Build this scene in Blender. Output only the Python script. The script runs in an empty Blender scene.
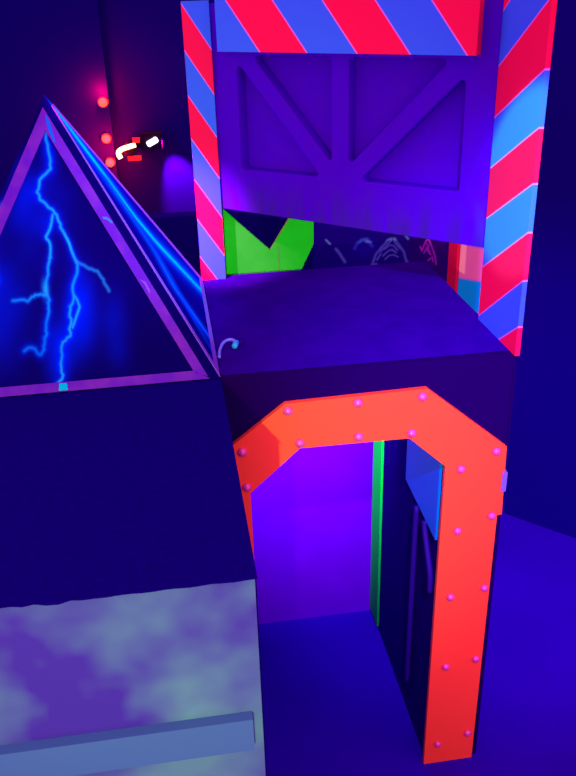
import bpy, bmesh, math, random
import numpy as np
from mathutils import Vector, Matrix
random.seed(4)
S = bpy.context.scene
C = S.collection

# ------------------------------------------------------------------ helpers
def lin(r, g, b):
    f = lambda v: (v/255/12.92) if v/255 <= .04045 else ((v/255+.055)/1.055)**2.4
    return (f(r), f(g), f(b), 1.0)

def mat(name, col, rough=.6, spec=.3, noise=None, nscale=6, bump=0.0, bscale=200, mottled=None, metal=0):
    m = bpy.data.materials.new(name); m.use_nodes = True
    nt = m.node_tree; b = nt.nodes['Principled BSDF']
    b.inputs['Roughness'].default_value = rough
    b.inputs['Specular IOR Level'].default_value = spec
    b.inputs['Metallic'].default_value = metal
    b.inputs['Base Color'].default_value = col
    tc = nt.nodes.new('ShaderNodeTexCoord')
    if noise:
        n = nt.nodes.new('ShaderNodeTexNoise'); n.inputs['Scale'].default_value = nscale; n.inputs['Detail'].default_value = 3
        r = nt.nodes.new('ShaderNodeValToRGB')
        lo, hi = mottled or (.38, .66)
        r.color_ramp.elements[0].position = lo; r.color_ramp.elements[0].color = col
        r.color_ramp.elements[1].position = hi; r.color_ramp.elements[1].color = noise
        nt.links.new(tc.outputs['Object'], n.inputs['Vector'])
        nt.links.new(n.outputs['Fac'], r.inputs['Fac'])
        nt.links.new(r.outputs['Color'], b.inputs['Base Color'])
    if bump:
        n2 = nt.nodes.new('ShaderNodeTexNoise'); n2.inputs['Scale'].default_value = bscale; n2.inputs['Detail'].default_value = 3
        bp = nt.nodes.new('ShaderNodeBump'); bp.inputs['Strength'].default_value = bump; bp.inputs['Distance'].default_value = .003
        nt.links.new(tc.outputs['Object'], n2.inputs['Vector'])
        nt.links.new(n2.outputs['Fac'], bp.inputs['Height'])
        nt.links.new(bp.outputs['Normal'], b.inputs['Normal'])
    return m

def paintmat(name, rough=.45):
    m = bpy.data.materials.new(name); m.use_nodes = True
    nt = m.node_tree; b = nt.nodes['Principled BSDF']
    b.inputs['Roughness'].default_value = rough; b.inputs['Specular IOR Level'].default_value = 0
    a = nt.nodes.new('ShaderNodeVertexColor'); a.layer_name = 'paint'
    nt.links.new(a.outputs['Color'], b.inputs['Base Color'])
    return m

def glowmat(name, col, strength):
    m = bpy.data.materials.new(name); m.use_nodes = True
    b = m.node_tree.nodes['Principled BSDF']
    b.inputs['Base Color'].default_value = col
    b.inputs['Emission Color'].default_value = col
    b.inputs['Emission Strength'].default_value = strength
    return m

def link(name, bm, mats, parent=None, smooth=False, loc=None):
    me = bpy.data.meshes.new(name)
    bmesh.ops.recalc_face_normals(bm, faces=bm.faces)
    bm.to_mesh(me); bm.free()
    for m in (mats if isinstance(mats, (list, tuple)) else [mats]): me.materials.append(m)
    if smooth: me.polygons.foreach_set('use_smooth', [True]*len(me.polygons))
    o = bpy.data.objects.new(name, me); C.objects.link(o)
    if parent:
        o.parent = parent
        o.matrix_parent_inverse = Matrix.Translation(-absloc(parent))
    return o

def absloc(o):
    v = Vector(o.location)
    return v if o.type == 'EMPTY' else Vector((0, 0, 0))

def tag(o, label, cat, group=None):
    o['label'] = label; o['category'] = cat
    if group: o['group'] = group
    return o

def thing(name, label, cat, loc=(0, 0, 0), group=None):
    o = bpy.data.objects.new(name, None); C.objects.link(o); o.location = loc
    o.empty_display_size = .1
    return tag(o, label, cat, group)

def struct(name, bm, m):
    o = link(name, bm, m); o['kind'] = 'structure'; return o

def prism(bm, poly, org, U, V, D, mi=0):
    """closed prism: polygon (u,v) on the plane org+u*U+v*V, extruded by vector D"""
    org, U, V, D = Vector(org), Vector(U), Vector(V), Vector(D)
    a = [bm.verts.new(org + U*u + V*v) for u, v in poly]
    b = [bm.verts.new(x.co + D) for x in a]
    fs = [bm.faces.new(a), bm.faces.new(list(reversed(b)))]
    n = len(a)
    for i in range(n):
        fs.append(bm.faces.new([a[i], b[i], b[(i+1) % n], a[(i+1) % n]]))
    for f in fs: f.material_index = mi
    return fs

def box(bm, x0, x1, y0, y1, z0, z1, mi=0):
    return prism(bm, [(x0, y0), (x1, y0), (x1, y1), (x0, y1)], (0, 0, z0), (1, 0, 0), (0, 1, 0), (0, 0, z1-z0), mi)

def bevel(bm, w, seg=2):
    bmesh.ops.bevel(bm, geom=[e for e in bm.edges if len(e.link_faces) == 2 and e.calc_face_angle(0) > .4],
                    offset=w, segments=seg, affect='EDGES', clamp_overlap=True)

def boxm(*a, w=.004):
    bm = bmesh.new(); box(bm, *a)
    if w: bevel(bm, w)
    return bm

def dome(bm, c, n, r, h=None, seg=14, rings=6):
    n = Vector(n).normalized(); h = h or r
    t = n.orthogonal().normalized(); s = n.cross(t); c = Vector(c)
    prev = None
    for i in range(rings):
        a = i/rings*math.pi/2
        ring = [bm.verts.new(c + (t*math.cos(k*2*math.pi/seg)+s*math.sin(k*2*math.pi/seg))*r*math.cos(a) + n*h*math.sin(a)) for k in range(seg)]
        if prev:
            for k in range(seg): bm.faces.new([prev[k], prev[(k+1) % seg], ring[(k+1) % seg], ring[k]])
        else: bm.faces.new(list(reversed(ring)))
        prev = ring
    top = bm.verts.new(c + n*h)
    for k in range(seg): bm.faces.new([prev[k], prev[(k+1) % seg], top])

def tube(bm, pts, r, seg=10, taper=None):
    P = [Vector(p) for p in pts]; rings = []
    up = Vector((0.1, .2, 1)).normalized()
    for i, p in enumerate(P):
        d = (P[min(i+1, len(P)-1)] - P[max(i-1, 0)]).normalized()
        t = d.cross(up)
        if t.length < .05: t = d.orthogonal()
        t.normalize(); s = d.cross(t)
        rr = r[i] if isinstance(r, (list, tuple)) else r
        rings.append([bm.verts.new(p + (t*math.cos(k*2*math.pi/seg)+s*math.sin(k*2*math.pi/seg))*rr) for k in range(seg)])
    for a, b in zip(rings, rings[1:]):
        for k in range(seg): bm.faces.new([a[k], a[(k+1) % seg], b[(k+1) % seg], b[k]])
    bm.faces.new(list(reversed(rings[0]))); bm.faces.new(rings[-1])

def spline(pts, n=8):
    P = [Vector(p) for p in pts]; P = [P[0]*2-P[1]] + P + [P[-1]*2-P[-2]]; out = []
    for i in range(1, len(P)-2):
        for k in range(n):
            t = k/n; a, b, c, d = P[i-1:i+3]
            out.append(.5*((2*b)+(c-a)*t+(2*a-5*b+4*c-d)*t*t+(3*b-a-3*c+d)*t**3))
    out.append(P[-2]); return out

def clip(poly, axis, lim, keep_greater):
    out = []
    for i in range(len(poly)):
        p, q = poly[i], poly[(i+1) % len(poly)]
        a = (p[axis]-lim) * (1 if keep_greater else -1); b = (q[axis]-lim) * (1 if keep_greater else -1)
        if a >= 0: out.append(p)
        if a*b < 0:
            t = a/(a-b); out.append((p[0]+(q[0]-p[0])*t, p[1]+(q[1]-p[1])*t))
    return out

def stripes(bm, org, U, V, D, u0, u1, v0, v1, bounds, first, line=.007):
    """striped board: U across, V along; bounds = ascending (v at u0, v at u1); material 0/1 stripes, 2 seams"""
    B = [(v0-9, v0-9)] + bounds + [(v1+9, v1+9)]
    mi = first
    for (a0, a1), (b0, b1) in zip(B, B[1:]):
        for (p, q, r, s, k) in ((a0+line, a1+line, b1, b0, mi), (b0, b1, b1+line, b0+line, 2)):
            poly = [(u0, p), (u1, q), (u1, r), (u0, s)]
            poly = clip(clip(poly, 1, v0, True), 1, v1, False)
            if len(poly) >= 3: prism(bm, poly, org, U, V, D, k)
        mi = 1-mi

def dist_poly(px, pz, pts):
    d = np.full(px.shape, 9.0)
    for (x0, z0), (x1, z1) in zip(pts, pts[1:]):
        dx, dz = x1-x0, z1-z0
        t = np.clip(((px-x0)*dx+(pz-z0)*dz)/(dx*dx+dz*dz), 0, 1)
        d = np.minimum(d, np.hypot(px-x0-t*dx, pz-z0-t*dz))
    return d

def mix(col, target, a):
    a = np.clip(a, 0, 1)[:, None]
    return col*(1-a) + np.array(target[:3])[None, :]*a

# ------------------------------------------------------------------ materials
ORANGE = lin(255, 98, 48); RED = lin(235, 22, 84); BLUE = lin(45, 120, 255); CYAN = BLUE
M = dict(
    deck=mat('black_deck_paint', lin(36, 0, 130), .6, 0, noise=lin(42, 0, 138), nscale=9),
    front=mat('dark_violet_board', lin(24, 0, 76), .7, 0),
    orange=mat('fluorescent_orange_paint', ORANGE, .5, .25),
    rivet=mat('pink_steel_rivet', lin(225, 100, 165), .3, .8, metal=.2),
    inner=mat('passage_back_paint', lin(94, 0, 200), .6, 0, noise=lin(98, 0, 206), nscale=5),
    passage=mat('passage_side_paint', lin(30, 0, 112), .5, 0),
    green=mat('fluorescent_green_paint', lin(30, 240, 40), .6, .05, noise=lin(26, 232, 36), nscale=8),
    green_edge=mat('green_edge_paint', lin(0, 250, 70), .5, .05),
    bluep=mat('blue_panel_paint', lin(0, 150, 255), .3, .1),
    red=mat('fluorescent_red_paint', RED, .6, .05),
    blue=mat('fluorescent_blue_paint', lin(54, 122, 255), .6, .03),
    seam=mat('pale_violet_seam', lin(210, 130, 245), .5, .2),
    panel=mat('violet_shutter_paint', lin(66, 0, 200), .6, 0, noise=lin(68, 4, 194), nscale=14),
    carpet=mat('black_carpet', lin(14, 0, 112), .9, 0, noise=lin(12, 0, 104), nscale=40, bump=.25, bscale=260),
    fog=mat('cloudy_grey_green_paint', lin(62, 50, 165), .8, 0, noise=lin(84, 145, 165), nscale=2.6, mottled=(.42, .72), bump=.2, bscale=300),
    rail=mat('pale_teal_board', lin(62, 112, 170), .6, .1),
    trim=mat('violet_trim_paint', lin(86, 22, 190), .6, .05, noise=lin(104, 36, 186), nscale=12),
    trim2=mat('pale_violet_edge', lin(120, 84, 225), .6, .05),
    wall=mat('hall_wall_paint', lin(10, 0, 108), .8, 0, noise=lin(12, 0, 112), nscale=2),
    dark=mat('dark_hall_paint', lin(18, 0, 122), .8, 0),
    floor=mat('dark_blue_floor', lin(48, 0, 186), .7, 0, noise=lin(45, 0, 178), nscale=2),
    black=mat('black_metal', lin(10, 6, 40), .6, .1),
    violet_tube=mat('violet_tube_paint', lin(40, 12, 130), .6, .1),
    cable=mat('pale_blue_cable', lin(110, 120, 255), .4, .4),
    plug=mat('light_blue_plug', lin(40, 170, 255), .4, .4),
    reddot=glowmat('red_glow', (1, .1, .06, 1), 1.6),
    hot=glowmat('warm_white_lens', (1, .75, .35, 1), 3.0),
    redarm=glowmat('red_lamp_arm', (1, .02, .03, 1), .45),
    uv=glowmat('violet_white_lens', (.85, .7, 1, 1), 3.0),
    mural=paintmat('painted_mural'),
)

def dirty(m, z0, z1, col):
    nt = m.node_tree; b = nt.nodes['Principled BSDF']; src = b.inputs['Base Color'].links[0].from_socket
    tc = nt.nodes.new('ShaderNodeTexCoord'); sx = nt.nodes.new('ShaderNodeSeparateXYZ'); nt.links.new(tc.outputs['Object'], sx.inputs[0])
    mp_ = nt.nodes.new('ShaderNodeMapping'); mp_.inputs['Scale'].default_value = (14, 14, 2.2); nt.links.new(tc.outputs['Object'], mp_.inputs[0])
    n = nt.nodes.new('ShaderNodeTexNoise'); n.inputs['Scale'].default_value = 1; n.inputs['Detail'].default_value = 4; nt.links.new(mp_.outputs[0], n.inputs['Vector'])
    mr = nt.nodes.new('ShaderNodeMapRange'); mr.inputs[1].default_value = z1; mr.inputs[2].default_value = z0; nt.links.new(sx.outputs['Z'], mr.inputs[0])
    mr2 = nt.nodes.new('ShaderNodeMapRange'); mr2.inputs[1].default_value = .35; mr2.inputs[2].default_value = .6; nt.links.new(n.outputs['Fac'], mr2.inputs[0])
    mu = nt.nodes.new('ShaderNodeMath'); mu.operation = 'MULTIPLY'; nt.links.new(mr.outputs[0], mu.inputs[0]); nt.links.new(mr2.outputs[0], mu.inputs[1])
    mx = nt.nodes.new('ShaderNodeMix'); mx.data_type = 'RGBA'; nt.links.new(mu.outputs[0], mx.inputs['Factor'])
    nt.links.new(src, mx.inputs['A']); mx.inputs['B'].default_value = col; nt.links.new(mx.outputs['Result'], b.inputs['Base Color'])
dirty(M['panel'], 2.72, 2.90, lin(54, 30, 140))

# ------------------------------------------------------------------ setting
struct('floor', boxm(-5, 5.5, -1.0, 7.1, -.1, 0, w=0), M['floor'])
struct('wall_back', boxm(-5, 4, 7.0, 7.1, 0, 5.2, w=0), M['wall'])
struct('trim_1', boxm(-5, -.391, 6.9, 7.0, 0, 5.2, w=.01), M['wall'])
bm = bmesh.new()
prism(bm, [(-.5, 0), (4.6, 0), (4.6, 5.2), (-.5, 5.2)], (2.352, 5.033, 0), (.7, -.714, 0), (0, 0, 1), (.0714, .07, 0))
struct('wall_right', bm, M['dark'])

# ------------------------------------------------------------------ raised platform with the arched passage
X0, X1, YF, YB, ZT = .142, 1.364, 2.95, 4.225, 2.35
pf = thing('raised_platform', 'dark raised platform with an orange riveted arched doorway below its deck', 'platform', (.75, 3.58, 0))
link('deck', boxm(X0+.002, X1, YF+.03, YB, ZT-.06, ZT, w=.001), M['deck'], pf)
bm = bmesh.new()
prism(bm, [(X0+.002, 0), (X0+.002, ZT), (X1, ZT), (X1, 0), (1.105, 0), (1.105, 1.86), (.92, 2.03), (.44, 2.03), (.22, 1.83), (.22, 0)],
      (0, YF, 0), (1, 0, 0), (0, 0, 1), (0, .03, 0))
fp = link('front_panel', bm, M['front'], pf)
link('edge_catchlight', boxm(X1-.006, X1+.003, YF-.004, YF-.0005, .0, ZT-.06, w=.001), M['front'], pf)  # added sliver that stands in for light caught along the panel's right edge
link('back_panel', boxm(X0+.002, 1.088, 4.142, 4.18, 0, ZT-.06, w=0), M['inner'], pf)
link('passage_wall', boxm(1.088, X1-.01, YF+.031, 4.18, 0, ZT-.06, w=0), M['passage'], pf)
link('edge_strip', boxm(1.074, 1.088, 3.955, 4.14, .03, 2.2, w=.002), M['green_edge'], pf)['label'] = 'green painted strip'
bm = bmesh.new()
prism(bm, [(YF+.032, 1.418), (3.478, 1.440), (3.478, 2.2), (YF+.032, 2.2)], (1.076, 0, 0), (0, 1, 0), (0, 0, 1), (.0118, 0, 0))
link('wall_panel', bm, M['bluep'], pf)['label'] = 'blue painted panel'

bm = bmesh.new()
YA = YF-.024
prism(bm, [(.150, 0), (.150, 2.042), (.391, 2.225), (.982, 2.235), (1.352, 1.918), (1.362, 1.563), (1.340, 1.561), (1.336, 0),
           (1.072, 0), (1.080, 1.850), (.914, 2.008), (.448, 2.012), (.232, 1.818), (.232, 0)],
      (0, YA, 0), (1, 0, 0), (0, 0, 1), (0, .024, 0))
bevel(bm, .003, 1)
arch = link('arch_frame', bm, M['orange'], pf); arch['label'] = 'orange octagonal arch frame'
for x, z in [(.401, 2.192), (.690, 2.200), (.962, 2.200), (.447, 2.038), (.695, 2.040), (.923, 2.033), (1.306, 1.900), (1.152, 1.828), (1.314, 1.562),
             (1.158, 1.500), (1.313, 1.150), (1.149, 1.120), (1.305, .706), (1.152, .680), (1.300, .190), (1.14, .14), (.206, 2.022), (.218, 1.850)]:
    bm = bmesh.new(); dome(bm, (x, YA, z), (0, -1, 0), .0205, .018)
    r = link('rivet', bm, M['rivet'], arch, smooth=True); r['label'] = 'pink domed rivet'
link('bracket', boxm(1.345, 1.366, YA-.006, YF, 1.69, 1.79, w=.002), M['cable'], arch)['label'] = 'small pale blue bracket'

# two thin tubes standing in for violet streaks on the passage wall
for nm, pts, lab in (('violet_tube', [(1.072, 3.262, 1.42), (1.072, 3.27, 1.2), (1.072, 3.275, .8), (1.072, 3.277, .45), (1.072, 3.278, .24)], 'violet streak running straight down the dark passage wall below the blue panel'),
                     ('violet_tube', [(1.072, 3.135, 1.42), (1.072, 3.12, 1.37), (1.072, 3.06, 1.28), (1.072, 3.01, 1.2), (1.072, 3.0, 1.1)], 'short violet streak curving from the blue panel towards the orange frame')):
    bm = bmesh.new(); tube(bm, spline(pts, 6), .014)
    tag(link(nm, bm, M['violet_tube'], smooth=True), lab, 'violet_tube', 'violet streaks in the passage')

# curled cable on the deck
cb = thing('cable', 'pale blue curled cable end with a plug on the platform deck beside the pyramid', 'cable', (.2, 3.25, ZT))
bm = bmesh.new()
tube(bm, spline([(.150, 3.145, ZT+.007), (.158, 3.21, ZT+.012), (.176, 3.262, ZT+.02), (.198, 3.286, ZT+.022), (.219, 3.284, ZT+.022), (.231, 3.262, ZT+.02)], 8), .0065)
link('wire', bm, M['cable'], cb, smooth=True)
bm = bmesh.new(); tube(bm, [(.236, 3.266, ZT+.021), (.231, 3.252, ZT+.018), (.222, 3.226, ZT+.016), (.220, 3.222, ZT+.016)], [.008, .0125, .013, .009])
link('plug', bm, M['plug'], cb, smooth=True)['label'] = 'bright blue plug'
bm = bmesh.new(); tube(bm, [(.238, 3.256, ZT+.014), (.248, 3.268, ZT+.012), (.256, 3.285, ZT+.012)], [.005, .005, .003])
link('tip', bm, M['violet_tube'], cb, smooth=True)

# ------------------------------------------------------------------ plinth under the pyramid
pl = thing('plinth', 'long dark carpet-topped plinth with a cloudy grey-green front under the pyramid', 'plinth', (-.5, 3, 0))
bm = bmesh.new()
# top with a slightly wavy carpet lip at the front
n = 40; xs = [-1.06 + (1.202*i/n) for i in range(n+1)]
lip = [.0065 + (.004*math.sin(i*.9)+.004*math.sin(i*2.3) if i < 26 else .0015*math.sin(i*1.7)) for i in range(n+1)]
prism(bm, [(-1.06, ZT), (.142, ZT)] + [(xs[i], ZT-lip[i]) for i in range(n, -1, -1)], (0, 1.722, 0), (1, 0, 0), (0, 0, 1), (0, 2.5, 0))
link('top', bm, M['carpet'], pl)['label'] = 'dark carpeted top'
link('front_panel', boxm(-1.05, .136, 1.733, 1.76, 0, ZT-.006, w=.006), M['fog'], pl)['label'] = 'cloudy grey-green front panel'
link('side_panel', boxm(.11, .142, 1.76, 4.22, 0, ZT-.021, w=.002), M['carpet'], pl)
link('side_panel', boxm(-1.06, -1.03, 1.76, 4.22, 0, ZT-.021, w=.002), M['carpet'], pl)
link('rail', boxm(-1.05, .106, 1.70, 1.734, 1.74, 1.862, w=.006), M['rail'], pl)['label'] = 'pale teal rail'

# ------------------------------------------------------------------ pyramid
ZP = ZT+.003
A = np.array((-.450, 3.565, 3.37)); FR = np.array((.140, 2.95, ZP)); FL = np.array((-1.04, 2.95, ZP)); BR = np.array((.140, 4.18, ZP)); BL = np.array((-1.04, 4.18, ZP))
py = thing('pyramid', 'dark pyramid with painted blue lightning bolts and violet trim', 'pyramid', (-.45, 3.565, ZT))

def tri_grid(a, b, c, n):
    """a apex, b-c base; returns verts, faces"""
    V, F = [], []
    for i in range(n+1):
        for j in range(i+1):
            t = i/n; s = j/i if i else 0
            V.append(a + (b-a)*t + (c-b)*t*s)
    k = lambda i, j: i*(i+1)//2+j
    for i in range(n):
        for j in range(i+1):
            F.append((k(i, j), k(i+1, j), k(i+1, j+1)))
            if j < i: F.append((k(i, j), k(i+1, j+1), k(i, j+1)))
    return np.array(V), F

def fbm(x, z, seed):
    rs = np.random.RandomState(seed); out = np.zeros_like(x)
    for o in range(4):
        f = 4*2**o
        for _ in range(5):
            a = rs.uniform(0, 6.28); out += np.sin((x*math.cos(a)+z*math.sin(a))*f*1.6+rs.uniform(0, 6.28))/(2**o)/5
    return out

BG, GLOW, BOLT, CORE = lin(8, 0, 92), lin(0, 26, 255), lin(0, 84, 255), lin(26, 172, 255)
main = [(-.453, 3.24), (-.452, 3.176), (-.448, 3.11), (-.488, 3.079), (-.507, 3.033), (-.478, 2.992), (-.438, 2.95), (-.423, 2.899), (-.4, 2.852), (-.379, 2.789), (-.386, 2.733), (-.399, 2.677), (-.416, 2.635), (-.414, 2.594), (-.423, 2.537), (-.453, 2.519), (-.463, 2.463), (-.462, 2.409), (-.483, 2.385)]
loop = [(-.399, 2.677), (-.379, 2.633), (-.413, 2.565)]
b2 = [(-.454, 2.951), (-.479, 2.888), (-.479, 2.867), (-.474, 2.82), (-.479, 2.798), (-.502, 2.698), (-.492, 2.66), (-.498, 2.634), (-.512, 2.57), (-.521, 2.537), (-.525, 2.50), (-.539, 2.483), (-.567, 2.507), (-.60, 2.50)]
spur = [(-.504, 2.681), (-.544, 2.684), (-.574, 2.664), (-.63, 2.67)]
faint = [(-.379, 2.789), (-.34, 2.765), (-.3, 2.749), (-.28, 2.72), (-.262, 2.679)]
far = [(-.64, 3.0), (-.70, 2.86), (-.68, 2.74), (-.75, 2.62), (-.74, 2.45)]
def jag(pts, amp, seed):
    rs = random.Random(seed); out = []
    for (a, b), (c, d) in zip(pts, pts[1:]):
        out.append((a, b)); out.append(((a+c)/2+rs.uniform(-amp, amp), (b+d)/2+rs.uniform(-amp, amp)))
    out.append(pts[-1]); return out
jj = lambda p, a, k: jag(jag(p, a, k), a*.5, k+10)
main, b2, faint, far = jj(main, .007, 1), jj(b2, .007, 2), jj(faint, .005, 3), jj(far, .012, 4)
spur, loop = jj(spur, .005, 5), jag(loop, .004, 6)

V1, F1 = tri_grid(A, FL, FR, 260)
x, z = V1[:, 0], V1[:, 2]
col = np.tile(np.array(BG[:3]), (len(x), 1))
nz = fbm(x, z, 7)
def blob(cx, cz, rx, rz): return np.exp(-((x-cx)/rx)**2-((z-cz)/rz)**2)
g = .9*blob(-.50, 2.95, .09, .13) + .8*blob(-.38, 2.62, .055, .14) + .9*blob(-.47, 2.47, .05, .10) + .35*blob(-.25, 2.52, .05, .12) \
    + .5*blob(-.45, 3.17, .03, .10) + .5*blob(-.56, 3.03, .05, .1) + .6*blob(-.68, 2.7, .1, .2)
g = g*(.8+1.1*nz)
dm = np.minimum(dist_poly(x, z, main), dist_poly(x, z, b2)); dm = np.minimum(dm, dist_poly(x, z, loop)); dm = np.minimum(dm, dist_poly(x, z, far))
g = g + .5*np.exp(-(dm/.018)**2)*(.8+.5*nz)
col = mix(col, GLOW, g)
ds = np.minimum(dm, dist_poly(x, z, spur))
col = mix(col, BOLT, 1.1*np.exp(-(ds/.0065)**2)*(.8+.3*nz))
col = mix(col, CORE, .85*np.exp(-(ds/.0036)**2)*(.75+.9*fbm(x*2, z*2, 9)))
col = mix(col, lin(30, 130, 255), .55*np.exp(-(dist_poly(x, z, faint)/.005)**2))
col = mix(col, CORE, .7*blob(-.503, 2.70, .010, .025))
col1 = col

V2, F2 = tri_grid(A, FR, BR, 170)
y, z = V2[:, 1], V2[:, 2]
col = np.tile(np.array(lin(10, 0, 130)[:3]), (len(y), 1))
# position across the face: 0 front edge, 1 back edge
t = np.clip((3.37-z)/1.02, 1e-3, 1); s = (y - (3.565-.615*t))/(1.23*t)
s1 = [(3.58, 3.30), (3.587, 3.228), (3.608, 3.001), (3.601, 2.849), (3.665, 2.709), (3.913, 2.388), (3.95, 2.34)]
s2 = [(3.56, 3.0), (3.528, 2.847), (3.478, 2.724), (3.338, 2.604), (3.307, 2.374)]
s3 = [(3.528, 2.847), (3.45, 2.66), (3.22, 2.45), (3.15, 2.36)]
d1, d2, d3 = dist_poly(y, z, s1), dist_poly(y, z, s2), dist_poly(y, z, s3)
col = mix(col, lin(0, 40, 255), .95*np.exp(-(d1/.12)**2)*(.8+.4*fbm(y*1.5, z, 3)))
col = mix(col, lin(0, 120, 255), .9*np.exp(-(d1/.05)**2))
col = mix(col, lin(0, 215, 255), 1*np.exp(-(d1/.022)**2))
col = mix(col, lin(0, 70, 255), .8*np.exp(-(d2/.05)**2)); col = mix(col, lin(20, 120, 255), .7*np.exp(-(d2/.013)**2))
col = mix(col, lin(0, 60, 255), .6*np.exp(-(d3/.03)**2))
col2 = col

verts = np.concatenate([V1, V2, np.array([A, FL, BL, BR, FR])])
n1, n2 = len(V1), len(V1)+len(V2)
faces = F1 + [tuple(i+n1 for i in f) for f in F2] + [(n2, n2+2, n2+1), (n2, n2+3, n2+2), (n2+1, n2+2, n2+3, n2+4)]
me = bpy.data.meshes.new('shell'); me.from_pydata([tuple(v) for v in verts], [], faces)
at = me.color_attributes.new('paint', 'FLOAT_COLOR', 'POINT')
cc = np.ones((len(verts), 4), 'f'); cc[:n1, :3] = col1; cc[n1:n2, :3] = col2; cc[n2:, :3] = BG[:3]
at.data.foreach_set('color', cc.ravel())
me.materials.append(M['mural'])
bm = bmesh.new(); bm.from_mesh(me); bmesh.ops.remove_doubles(bm, verts=bm.verts, dist=1e-6)
bmesh.ops.recalc_face_normals(bm, faces=bm.faces); bm.to_mesh(me); bm.free()
sh = bpy.data.objects.new('shell', me); C.objects.link(sh); sh.parent = py; sh.matrix_parent_inverse = Matrix.Translation(-Vector(py.location))

nF = Vector((0, -(3.37-ZT), .615)).normalized(); nR = Vector((3.37-ZT, 0, .59)).normalized()
def onfront(x, z):   # a point on the front face
    t = (3.37-z)/1.02; return Vector((x, 3.565-.615*t, z))
def onside(y, z):
    t = (3.37-z)/1.02; return Vector((-.45+.59*t, y, z))
def strip(name, pts, nrm, m, th=.006):
    bm = bmesh.new()
    a = [bm.verts.new(p - nrm*.004) for p in pts]; b = [bm.verts.new(p + nrm*th) for p in pts]
    bm.faces.new(b); bm.faces.new(list(reversed(a)))
    for i in range(len(a)): bm.faces.new([a[i], a[(i+1) % len(a)], b[(i+1) % len(a)], b[i]])
    return link(name, bm, m, py)
strip('trim', [onfront(*p) for p in ((-.459, 3.325), (.092, 2.362), (.040, 2.380), (-.456, 3.243))], nF, M['trim'])
strip('trim', [onfront(*p) for p in ((-.459, 3.325), (-.456, 3.243), (-.952, 2.380), (-1.004, 2.362))], nF, M['trim'])
strip('trim', [onfront(*p) for p in ((-1.004, 2.354), (-1.004, 2.362), (-.952, 2.385), (.040, 2.385), (.100, 2.354))], nF, M['trim'])
for pts, c_ in (([(-.482, 2.357), (-.447, 2.357), (-.450, 2.381), (-.478, 2.381)], lin(0, 190, 235)),
                ([(-.452, 3.30), (-.437, 3.275), (-.420, 3.20), (-.428, 3.20), (-.448, 3.255)], lin(20, 100, 255)),
                ([(-.262, 2.932), (-.245, 2.930), (-.225, 2.912), (-.228, 2.906), (-.247, 2.921), (-.262, 2.925)], lin(60, 110, 235)),
                ([(-.140, 2.710), (-.118, 2.700), (-.103, 2.670), (-.107, 2.655), (-.113, 2.670), (-.124, 2.692)], lin(120, 66, 215))):
    strip('paint_mark', [onfront(*q) for q in pts], nF, mat('trim_paint_mark', c_, .6, 0), .008)['label'] = 'small pale paint mark on the trim'
e = lambda z, s: onside(3.565+(2*s-1)*.615*(3.37-z)/1.02, z)
strip('edge_trim', [e(3.33, .0), e(2.356, .0), e(2.356, .045), e(3.33, .2)], nR, M['trim2'], .004)
strip('edge_trim', [e(3.33, .8), e(2.356, .955), e(2.356, 1.), e(3.33, 1.)], nR, M['trim2'], .004)
strip('edge_trim', [e(2.356, .05), e(2.356, .95), e(2.385, .94), e(2.385, .06)], nR, M['trim2'], .004)

# ------------------------------------------------------------------ striped posts, beam
SM = [M['red'], M['blue'], M['seam']]
bm = bmesh.new()
bl = [(3.468-.1985*k, 3.468-.1985*k-.2) for k in range(7)][::-1]
stripes(bm, (0, 4.17, 0), (1, 0, 0), (0, 0, 1), (0, .03, 0), .136, .262, ZT, 3.68, [(a, b) for a, b in bl] + [(3.667, 3.467)], 1 if len(bl) % 2 else 0)
tag(link('striped_post', bm, SM), 'red and blue striped post behind the pyramid at the platform back edge', 'post', 'striped posts')
bm = bmesh.new()
rb = [(3.62, 3.90), (3.42, 3.68), (3.225, 3.445), (3.022, 3.247), (2.808, 3.046), (2.592, 2.861), (2.362, 2.668), (2.17, 2.474)][::-1]
stripes(bm, (1.343, 3.35, 0), (0, -1, 0), (0, 0, 1), (.020, 0, 0), .006, .43, ZT, 3.72, rb, 0)
tag(link('striped_post', bm, SM), 'wide red and blue striped post at the right front corner of the platform', 'post', 'striped posts')
P1 = Vector((.262, 4.192, 0)); Dg = Vector((1.081, -.85, 0)).normalized(); Nd = Vector((-Dg.y, Dg.x, 0)); Nd = -Nd if Nd.y > 0 else Nd
bm = bmesh.new()
stripes(bm, P1 + Nd*.06, (0, 0, 1), Dg, -Nd*.055, 3.467, 3.72, .075, 1.30, [(.30+.24*k, .10+.24*k) for k in range(5)], 1)
tag(link('striped_beam', bm, SM), 'red and blue striped beam across the top of the violet panel', 'beam')
# rear post (box) right of the platform
rp = thing('striped_post', 'short pink and blue striped post standing behind the wide right post', 'post', (1.75, 4.65, 0), 'striped posts')
bm = bmesh.new()
stripes(bm, (1.702, 4.6, 0), (1, 0, 0), (0, 0, 1), (0, .15, 0), 0, .24, 0, 2.52, [(2.310-.208*k, 2.248-.208*k) for k in range(10, -1, -1)], 0)
link('board', bm, [mat('pink_post_paint', lin(255, 170, 190), .5, .05), mat('light_blue_post_paint', lin(0, 250, 255), .5, .05), M['seam']], rp)
link('side_board', boxm(1.682, 1.7, 4.6, 4.75, 0, 2.52, w=.003), M['red'], rp)['label'] = 'plain red side'

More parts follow.
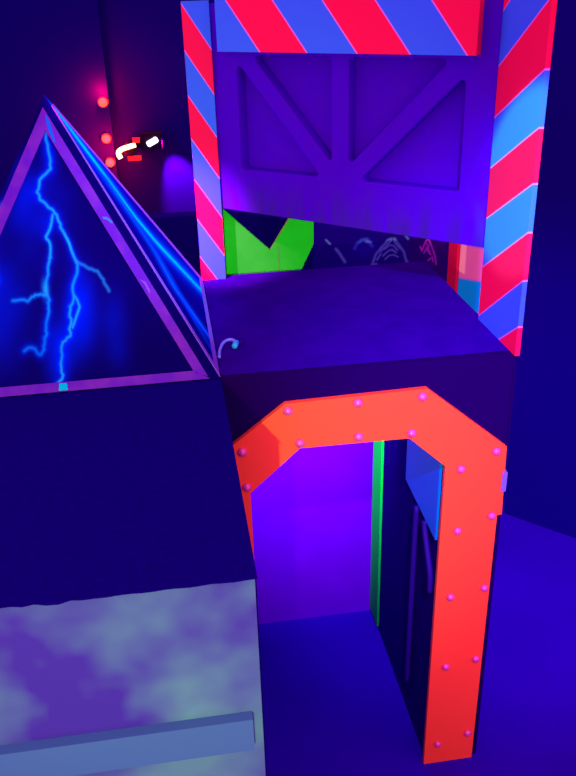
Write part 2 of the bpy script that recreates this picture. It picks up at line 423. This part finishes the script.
# ------------------------------------------------------------------ hanging panel
def rounded(poly, r, n=6):
    out = []; N = len(poly); Pv = [Vector(p) for p in poly]
    for i in range(N):
        p, a, b = Pv[i], Pv[i-1], Pv[(i+1) % N]
        da, db = (a-p).normalized(), (b-p).normalized(); ang = da.angle(db); L = r/math.tan(ang/2)
        p0, p1 = p+da*L, p+db*L; bis = (da+db).normalized(); cen = p+bis*(r/math.sin(ang/2))
        a0 = math.atan2(*(p0-cen).yx); a1 = math.atan2(*(p1-cen).yx); d = (a1-a0+math.pi) % (2*math.pi)-math.pi
        for k in range(n+1):
            q = a0+d*k/n; out.append((cen.x+r*math.cos(q), cen.y+r*math.sin(q)))
    return out
hp = thing('hanging_panel', 'violet panel with raised bars and triangular recesses hanging between striped posts', 'panel', (.8, 3.77, 2.7))
outer = [(.006, 2.725), (1.366, 2.689), (1.366, 3.66), (.006, 3.66)]
holes = [[(.128, 2.918), (.590, 2.916), (.128, 3.44)],
         [(.205, 3.455), (.612, 2.995), (.636, 2.995), (.636, 3.455)],
         [(.709, 2.995), (.735, 2.995), (1.167, 3.43), (1.19, 3.455), (.709, 3.455)],
         [(.752, 2.914), (1.250, 2.908), (1.250, 3.405)]]
cu = bpy.data.curves.new('lattice', 'CURVE'); cu.dimensions = '2D'; cu.fill_mode = 'BOTH'; cu.extrude = .0305; cu.bevel_depth = .007; cu.bevel_resolution = 2
for k, poly in enumerate([outer] + [rounded(h, .022) for h in holes]):
    sp = cu.splines.new('POLY'); sp.points.add(len(poly)-1); sp.use_cyclic_u = True
    for p, q in zip(sp.points, poly): p.co = (q[0], q[1], 0, 1)
tmp = bpy.data.objects.new('tmp', cu); C.objects.link(tmp)
bpy.context.view_layer.update()
me = bpy.data.meshes.new_from_object(tmp.evaluated_get(bpy.context.evaluated_depsgraph_get()))
bpy.data.objects.remove(tmp); bpy.data.curves.remove(cu)
W = Matrix.Identity(4)
for i, v in enumerate((Dg, Vector((0, 0, 1)), Nd)):
    for r in range(3): W[r][i] = v[r]
W.translation = P1 - Nd*.0375
me.transform(W); me.name = 'lattice'; me.materials.clear(); me.materials.append(M['panel'])
o = bpy.data.objects.new('lattice', me); C.objects.link(o); o.parent = hp; o.matrix_parent_inverse = Matrix.Translation(-Vector(hp.location))
o['label'] = 'raised bar lattice'
bm = bmesh.new(); prism(bm, [(min(u, 1.30), v) for u, v in outer], P1 - Nd*.0755, Dg, (0, 0, 1), -Nd*.012)
link('board', bm, M['panel'], hp)

# ------------------------------------------------------------------ green zigzag panel, mural, barricade
bm = bmesh.new()
prism(bm, [(.25, 0), (.25, 2.722), (.271, 2.702), (.515, 2.460), (.628, 2.634), (.751, 2.604), (.751, 2.478), (.67, 2.32), (.67, 0)], (0, 4.262, 0), (1, 0, 0), (0, 0, 1), (0, .025, 0))
bevel(bm, .003, 1)
gp = thing('zigzag_panel', 'fluorescent green panel with a V-notched top behind the platform deck', 'panel', (.5, 4.27, 0))
link('board', bm, M['green'], gp)
link('batten', boxm(.552, .562, 4.259, 4.2625, 1.9, 2.48, w=.001), mat('green_batten_paint', lin(40, 200, 40)), gp)

mp = thing('mural_panel', 'dark mural panel of pale sketched hands behind the platform', 'mural', (1.4, 5.2, 0))
nx, nzv = 330, 240
gx = np.linspace(.912, 1.95, nx); gz = np.linspace(1.75, 2.40, nzv)
XX, ZZ = np.meshgrid(gx, gz); x, z = XX.ravel(), ZZ.ravel()
col = np.tile(np.array(lin(26, 0, 150)[:3]), (len(x), 1))
col = mix(col, lin(60, 0, 130), .8*np.exp(-((x-1.75)/.2)**2))
col = mix(col, lin(34, 10, 190), .8*np.exp(-((x-1.26)/.08)**2-((z-2.14)/.06)**2))
VI, PK, PU = lin(100, 140, 255), lin(215, 60, 255), lin(60, 90, 255)
strokes = [([(.998, 2.22), (1.025, 2.191)], VI, .006), ([(1.065, 2.154), (1.09, 2.12), (1.126, 2.061)], VI, .009),
 ([(1.19, 2.15), (1.207, 2.178), (1.24, 2.203), (1.274, 2.205), (1.309, 2.157)], PU, .010), ([(1.27, 2.19), (1.30, 2.18)], VI, .008),
 ([(1.318, 2.047), (1.337, 2.1), (1.384, 2.152), (1.417, 2.191), (1.44, 2.197)], VI, .008), ([(1.46, 2.197), (1.493, 2.151), (1.529, 2.101), (1.545, 2.044), (1.56, 2.02)], VI, .008),
 ([(1.371, 2.118), (1.405, 2.15), (1.438, 2.185)], VI, .006), ([(1.395, 2.13), (1.43, 2.155), (1.455, 2.15), (1.485, 2.115)], VI, .005),
 ([(1.386, 2.085), (1.419, 2.115), (1.446, 2.123), (1.475, 2.10)], VI, .006), ([(1.40, 2.06), (1.43, 2.085), (1.46, 2.085), (1.49, 2.07)], VI, .005),
 ([(1.455, 2.19), (1.47, 2.16), (1.50, 2.13)], VI, .005), ([(1.345, 2.06), (1.37, 2.10)], VI, .006), ([(1.31, 2.03), (1.34, 2.03)], VI, .008), ([(1.36, 2.12), (1.372, 2.15)], VI, .005),
 ([(1.654, 2.106), (1.672, 2.152), (1.692, 2.185), (1.722, 2.121), (1.747, 2.057), (1.757, 2.0)], PK, .006), ([(1.669, 2.084), (1.688, 2.124), (1.71, 2.088)], PK, .005),
 ([(1.68, 2.15), (1.70, 2.13), (1.69, 2.10), (1.715, 2.07)], PK, .005), ([(1.70, 2.03), (1.727, 2.05), (1.735, 2.02)], PK, .005), ([(1.64, 2.13), (1.655, 2.10)], PK, .005),
 ([(1.539, 2.21), (1.554, 2.188)], VI, .007)]
for pts, c, w in strokes:
    col = mix(col, c, .85*np.exp(-(dist_poly(x, z, pts)/w)**2))
me = bpy.data.meshes.new('artwork')
Vf = [(a, 5.2, b) for a, b in zip(x, z)]
nF_ = len(Vf); idx = lambda i, j: j*nx+i
Ff = [(idx(i, j), idx(i+1, j), idx(i+1, j+1), idx(i, j+1)) for j in range(nzv-1) for i in range(nx-1)]
me.from_pydata(Vf, [], Ff)
at = me.color_attributes.new('paint', 'FLOAT_COLOR', 'POINT'); cc = np.ones((nF_, 4), 'f'); cc[:, :3] = col; at.data.foreach_set('color', cc.ravel())
me.materials.append(M['mural'])
bm = bmesh.new(); bm.from_mesh(me)
bnd = [e_ for e_ in bm.edges if e_.is_boundary]
ret = bmesh.ops.extrude_edge_only(bm, edges=bnd)
nv = [v for v in ret['geom'] if isinstance(v, bmesh.types.BMVert)]
for v in nv: v.co.y += .008
bm.to_mesh(me); bm.free()
o = bpy.data.objects.new('artwork', me); C.objects.link(o); o.parent = mp; o.matrix_parent_inverse = Matrix.Translation(-Vector(mp.location))
o['label'] = 'violet and pink sketched hands'
link('board', boxm(.912, 1.95, 5.208, 5.26, 0, 2.42, w=.003), M['dark'], mp)

tag(link('barricade', boxm(-1.5, .62, 5.5, 5.62, 0, 2.36, w=.008), M['dark']), 'low dark barricade wall behind the pyramid under the two lamps', 'barricade')

# ------------------------------------------------------------------ lamps and red dots on the back wall
def ring(bm, c, r, rr, a0, a1, n, nrm_tilt=0):
    pts = [(c[0]+r*math.cos(math.radians(a0+(a1-a0)*k/n)), c[1], c[2]+r*math.sin(math.radians(a0+(a1-a0)*k/n))) for k in range(n+1)]
    tube(bm, pts, rr, 8)
rl = thing('spotlight', 'red glowing lamp with a bright C-shaped lens on the back wall', 'lamp', (-.28, 6.95, 2.6), 'wall lamps')
bm = bmesh.new(); tube(bm, [(-.245, 6.99, 2.60), (-.26, 6.86, 2.60), (-.265, 6.72, 2.60)], [.035, .05, .055], 16)
link('housing', bm, M['black'], rl, smooth=False)
bm = bmesh.new(); tube(bm, spline([(-.215, 6.70, 2.640), (-.27, 6.69, 2.628), (-.325, 6.69, 2.612), (-.352, 6.69, 2.585), (-.338, 6.69, 2.545)], 6), .019)
link('lens', bm, M['hot'], rl, smooth=True)['label'] = 'bright warm white C-shaped lens'
for z0 in (2.52, 2.655):
    link('arm', boxm(-.285 if z0 < 2.6 else -.235, -.18, 6.69, 6.75, z0, z0+.03, w=.006), M['redarm'], rl)
ul = thing('spotlight', 'violet-white lamp with a slanted bar lens on the back wall', 'lamp', (-.09, 6.95, 2.64), 'wall lamps')
link('housing', boxm(-.165, -.005, 6.80, 6.94, 2.585, 2.70, w=.015), M['black'], ul)
bm = bmesh.new(); tube(bm, [(-.125, 6.785, 2.620), (-.118, 6.785, 2.624), (-.05, 6.785, 2.658), (-.042, 6.785, 2.662)], [.014, .023, .023, .014], 12)
link('lens', bm, M['uv'], ul, smooth=True)['label'] = 'glowing violet-white bar lens'
link('bracket', boxm(-.20, -.165, 6.84, 6.998, 2.60, 2.66, w=.004), M['black'], ul)
for (x, zz), lab in zip([(-.435, 2.942), (-.443, 2.668), (-.434, 2.482)], ('topmost of the three glowing red dots in a vertical row', 'middle of the three glowing red dots in a vertical row', 'lowest of the three glowing red dots just above the pyramid edge')):
    t_ = thing('red_dot', lab, 'lamp', (x, 6.89, zz), 'glowing red wall dots')  # glowing dome standing in for a red dot on the wall
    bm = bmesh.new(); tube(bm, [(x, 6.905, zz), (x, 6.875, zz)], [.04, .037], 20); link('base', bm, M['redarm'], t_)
    bm = bmesh.new(); dome(bm, (x, 6.876, zz), (0, -1, 0), .034, .026, 18); link('lens', bm, M['reddot'], t_, smooth=True)

# ------------------------------------------------------------------ light
def light(name, kind, loc, energy, col, size=.1, target=None, angle=60, blend=.5):
    l = bpy.data.lights.new(name, kind); l.energy = energy; l.color = col
    if kind == 'AREA': l.shape = 'DISK'; l.size = size
    else: l.shadow_soft_size = size
    if kind == 'SPOT': l.spot_size = math.radians(angle); l.spot_blend = blend
    o = bpy.data.objects.new(name, l); C.objects.link(o); o.location = loc
    if target is not None:
        o.rotation_euler = (Vector(target)-Vector(loc)).to_track_quat('-Z', 'Y').to_euler()
    return o
w = bpy.data.worlds.new('World'); S.world = w; w.use_nodes = True
w.node_tree.nodes['Background'].inputs[0].default_value = (1.35, .30, .92, 1)
w.node_tree.nodes['Background'].inputs[1].default_value = 1.0
light('key_lamp', 'SPOT', (-.88, -3.7, 3.70), 1150, (.9, 1, .3), .02, (.1, 3.0, 2.25), 30, 1)
light('post_cyan_spot', 'SPOT', (-1.3, .8, 4.9), 1300, (.2, 1, .6), .03, (1.34, 2.98, 3.05), 10, .25)
light('violet_flood', 'SPOT', (.4, -.5, 5.2), 2000, (.52, .07, 1), .06, (1.6, 3.3, 1.75), 34, 1)
light('pyramid_fill_light', 'SPOT', (1.5, 2.2, 4.7), 330, (.3, .8, 1), .08, (-.12, 3.6, 2.8), 26, .6)  # added light with no visible source, brightens the pyramid's right face
light('post_violet_spot', 'SPOT', (-.75, 2.9, 4.2), 2000, (1, .03, .5), .05, (.17, 4.17, 2.62), 17, 1)
light('passage_uv_lamp', 'SPOT', (.62, 3.02, 2.2), 480, (.56, .6, 1), .12, (.58, 4.14, 1.42), 69, 1)
light('uv_lamp_glow', 'SPOT', (.0, 6.80, 2.66), 800, (1, 0, .18), .02, (.13, 7.0, 2.2), 52, .8)
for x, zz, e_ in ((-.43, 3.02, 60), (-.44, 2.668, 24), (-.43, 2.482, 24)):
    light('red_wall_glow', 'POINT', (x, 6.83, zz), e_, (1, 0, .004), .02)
light('red_glow', 'POINT', (-.37, 6.72, 2.58), 110, (1, .0, .004), .05)

# ------------------------------------------------------------------ camera
cam = bpy.data.cameras.new('Camera'); co = bpy.data.objects.new('Camera', cam); C.objects.link(co)
cen = np.array((288, 388.)); v1 = np.array((149, -15.)); v3 = np.array((337, 2065.))
f = math.sqrt(-(v1-cen) @ (v3-cen))
dv = lambda p: np.array((p[0]-cen[0], -(p[1]-cen[1]), -f))
Y = dv(v1)/np.linalg.norm(dv(v1)); Z = -dv(v3)/np.linalg.norm(dv(v3)); Xa = np.cross(Y, Z)
R = Matrix([list(Xa), list(Y), list(Z)]).to_4x4()
co.matrix_world = Matrix.Translation((0, 0, 3.75)) @ R
cam.sensor_fit = 'AUTO'; cam.sensor_width = 36; cam.lens = f/776*36; cam.clip_start = .05
S.camera = co
S.view_settings.view_transform = 'Standard'; S.view_settings.look = 'None'
S.view_settings.gamma = 1; S.view_settings.use_curve_mapping = False
S.view_settings.exposure = 0
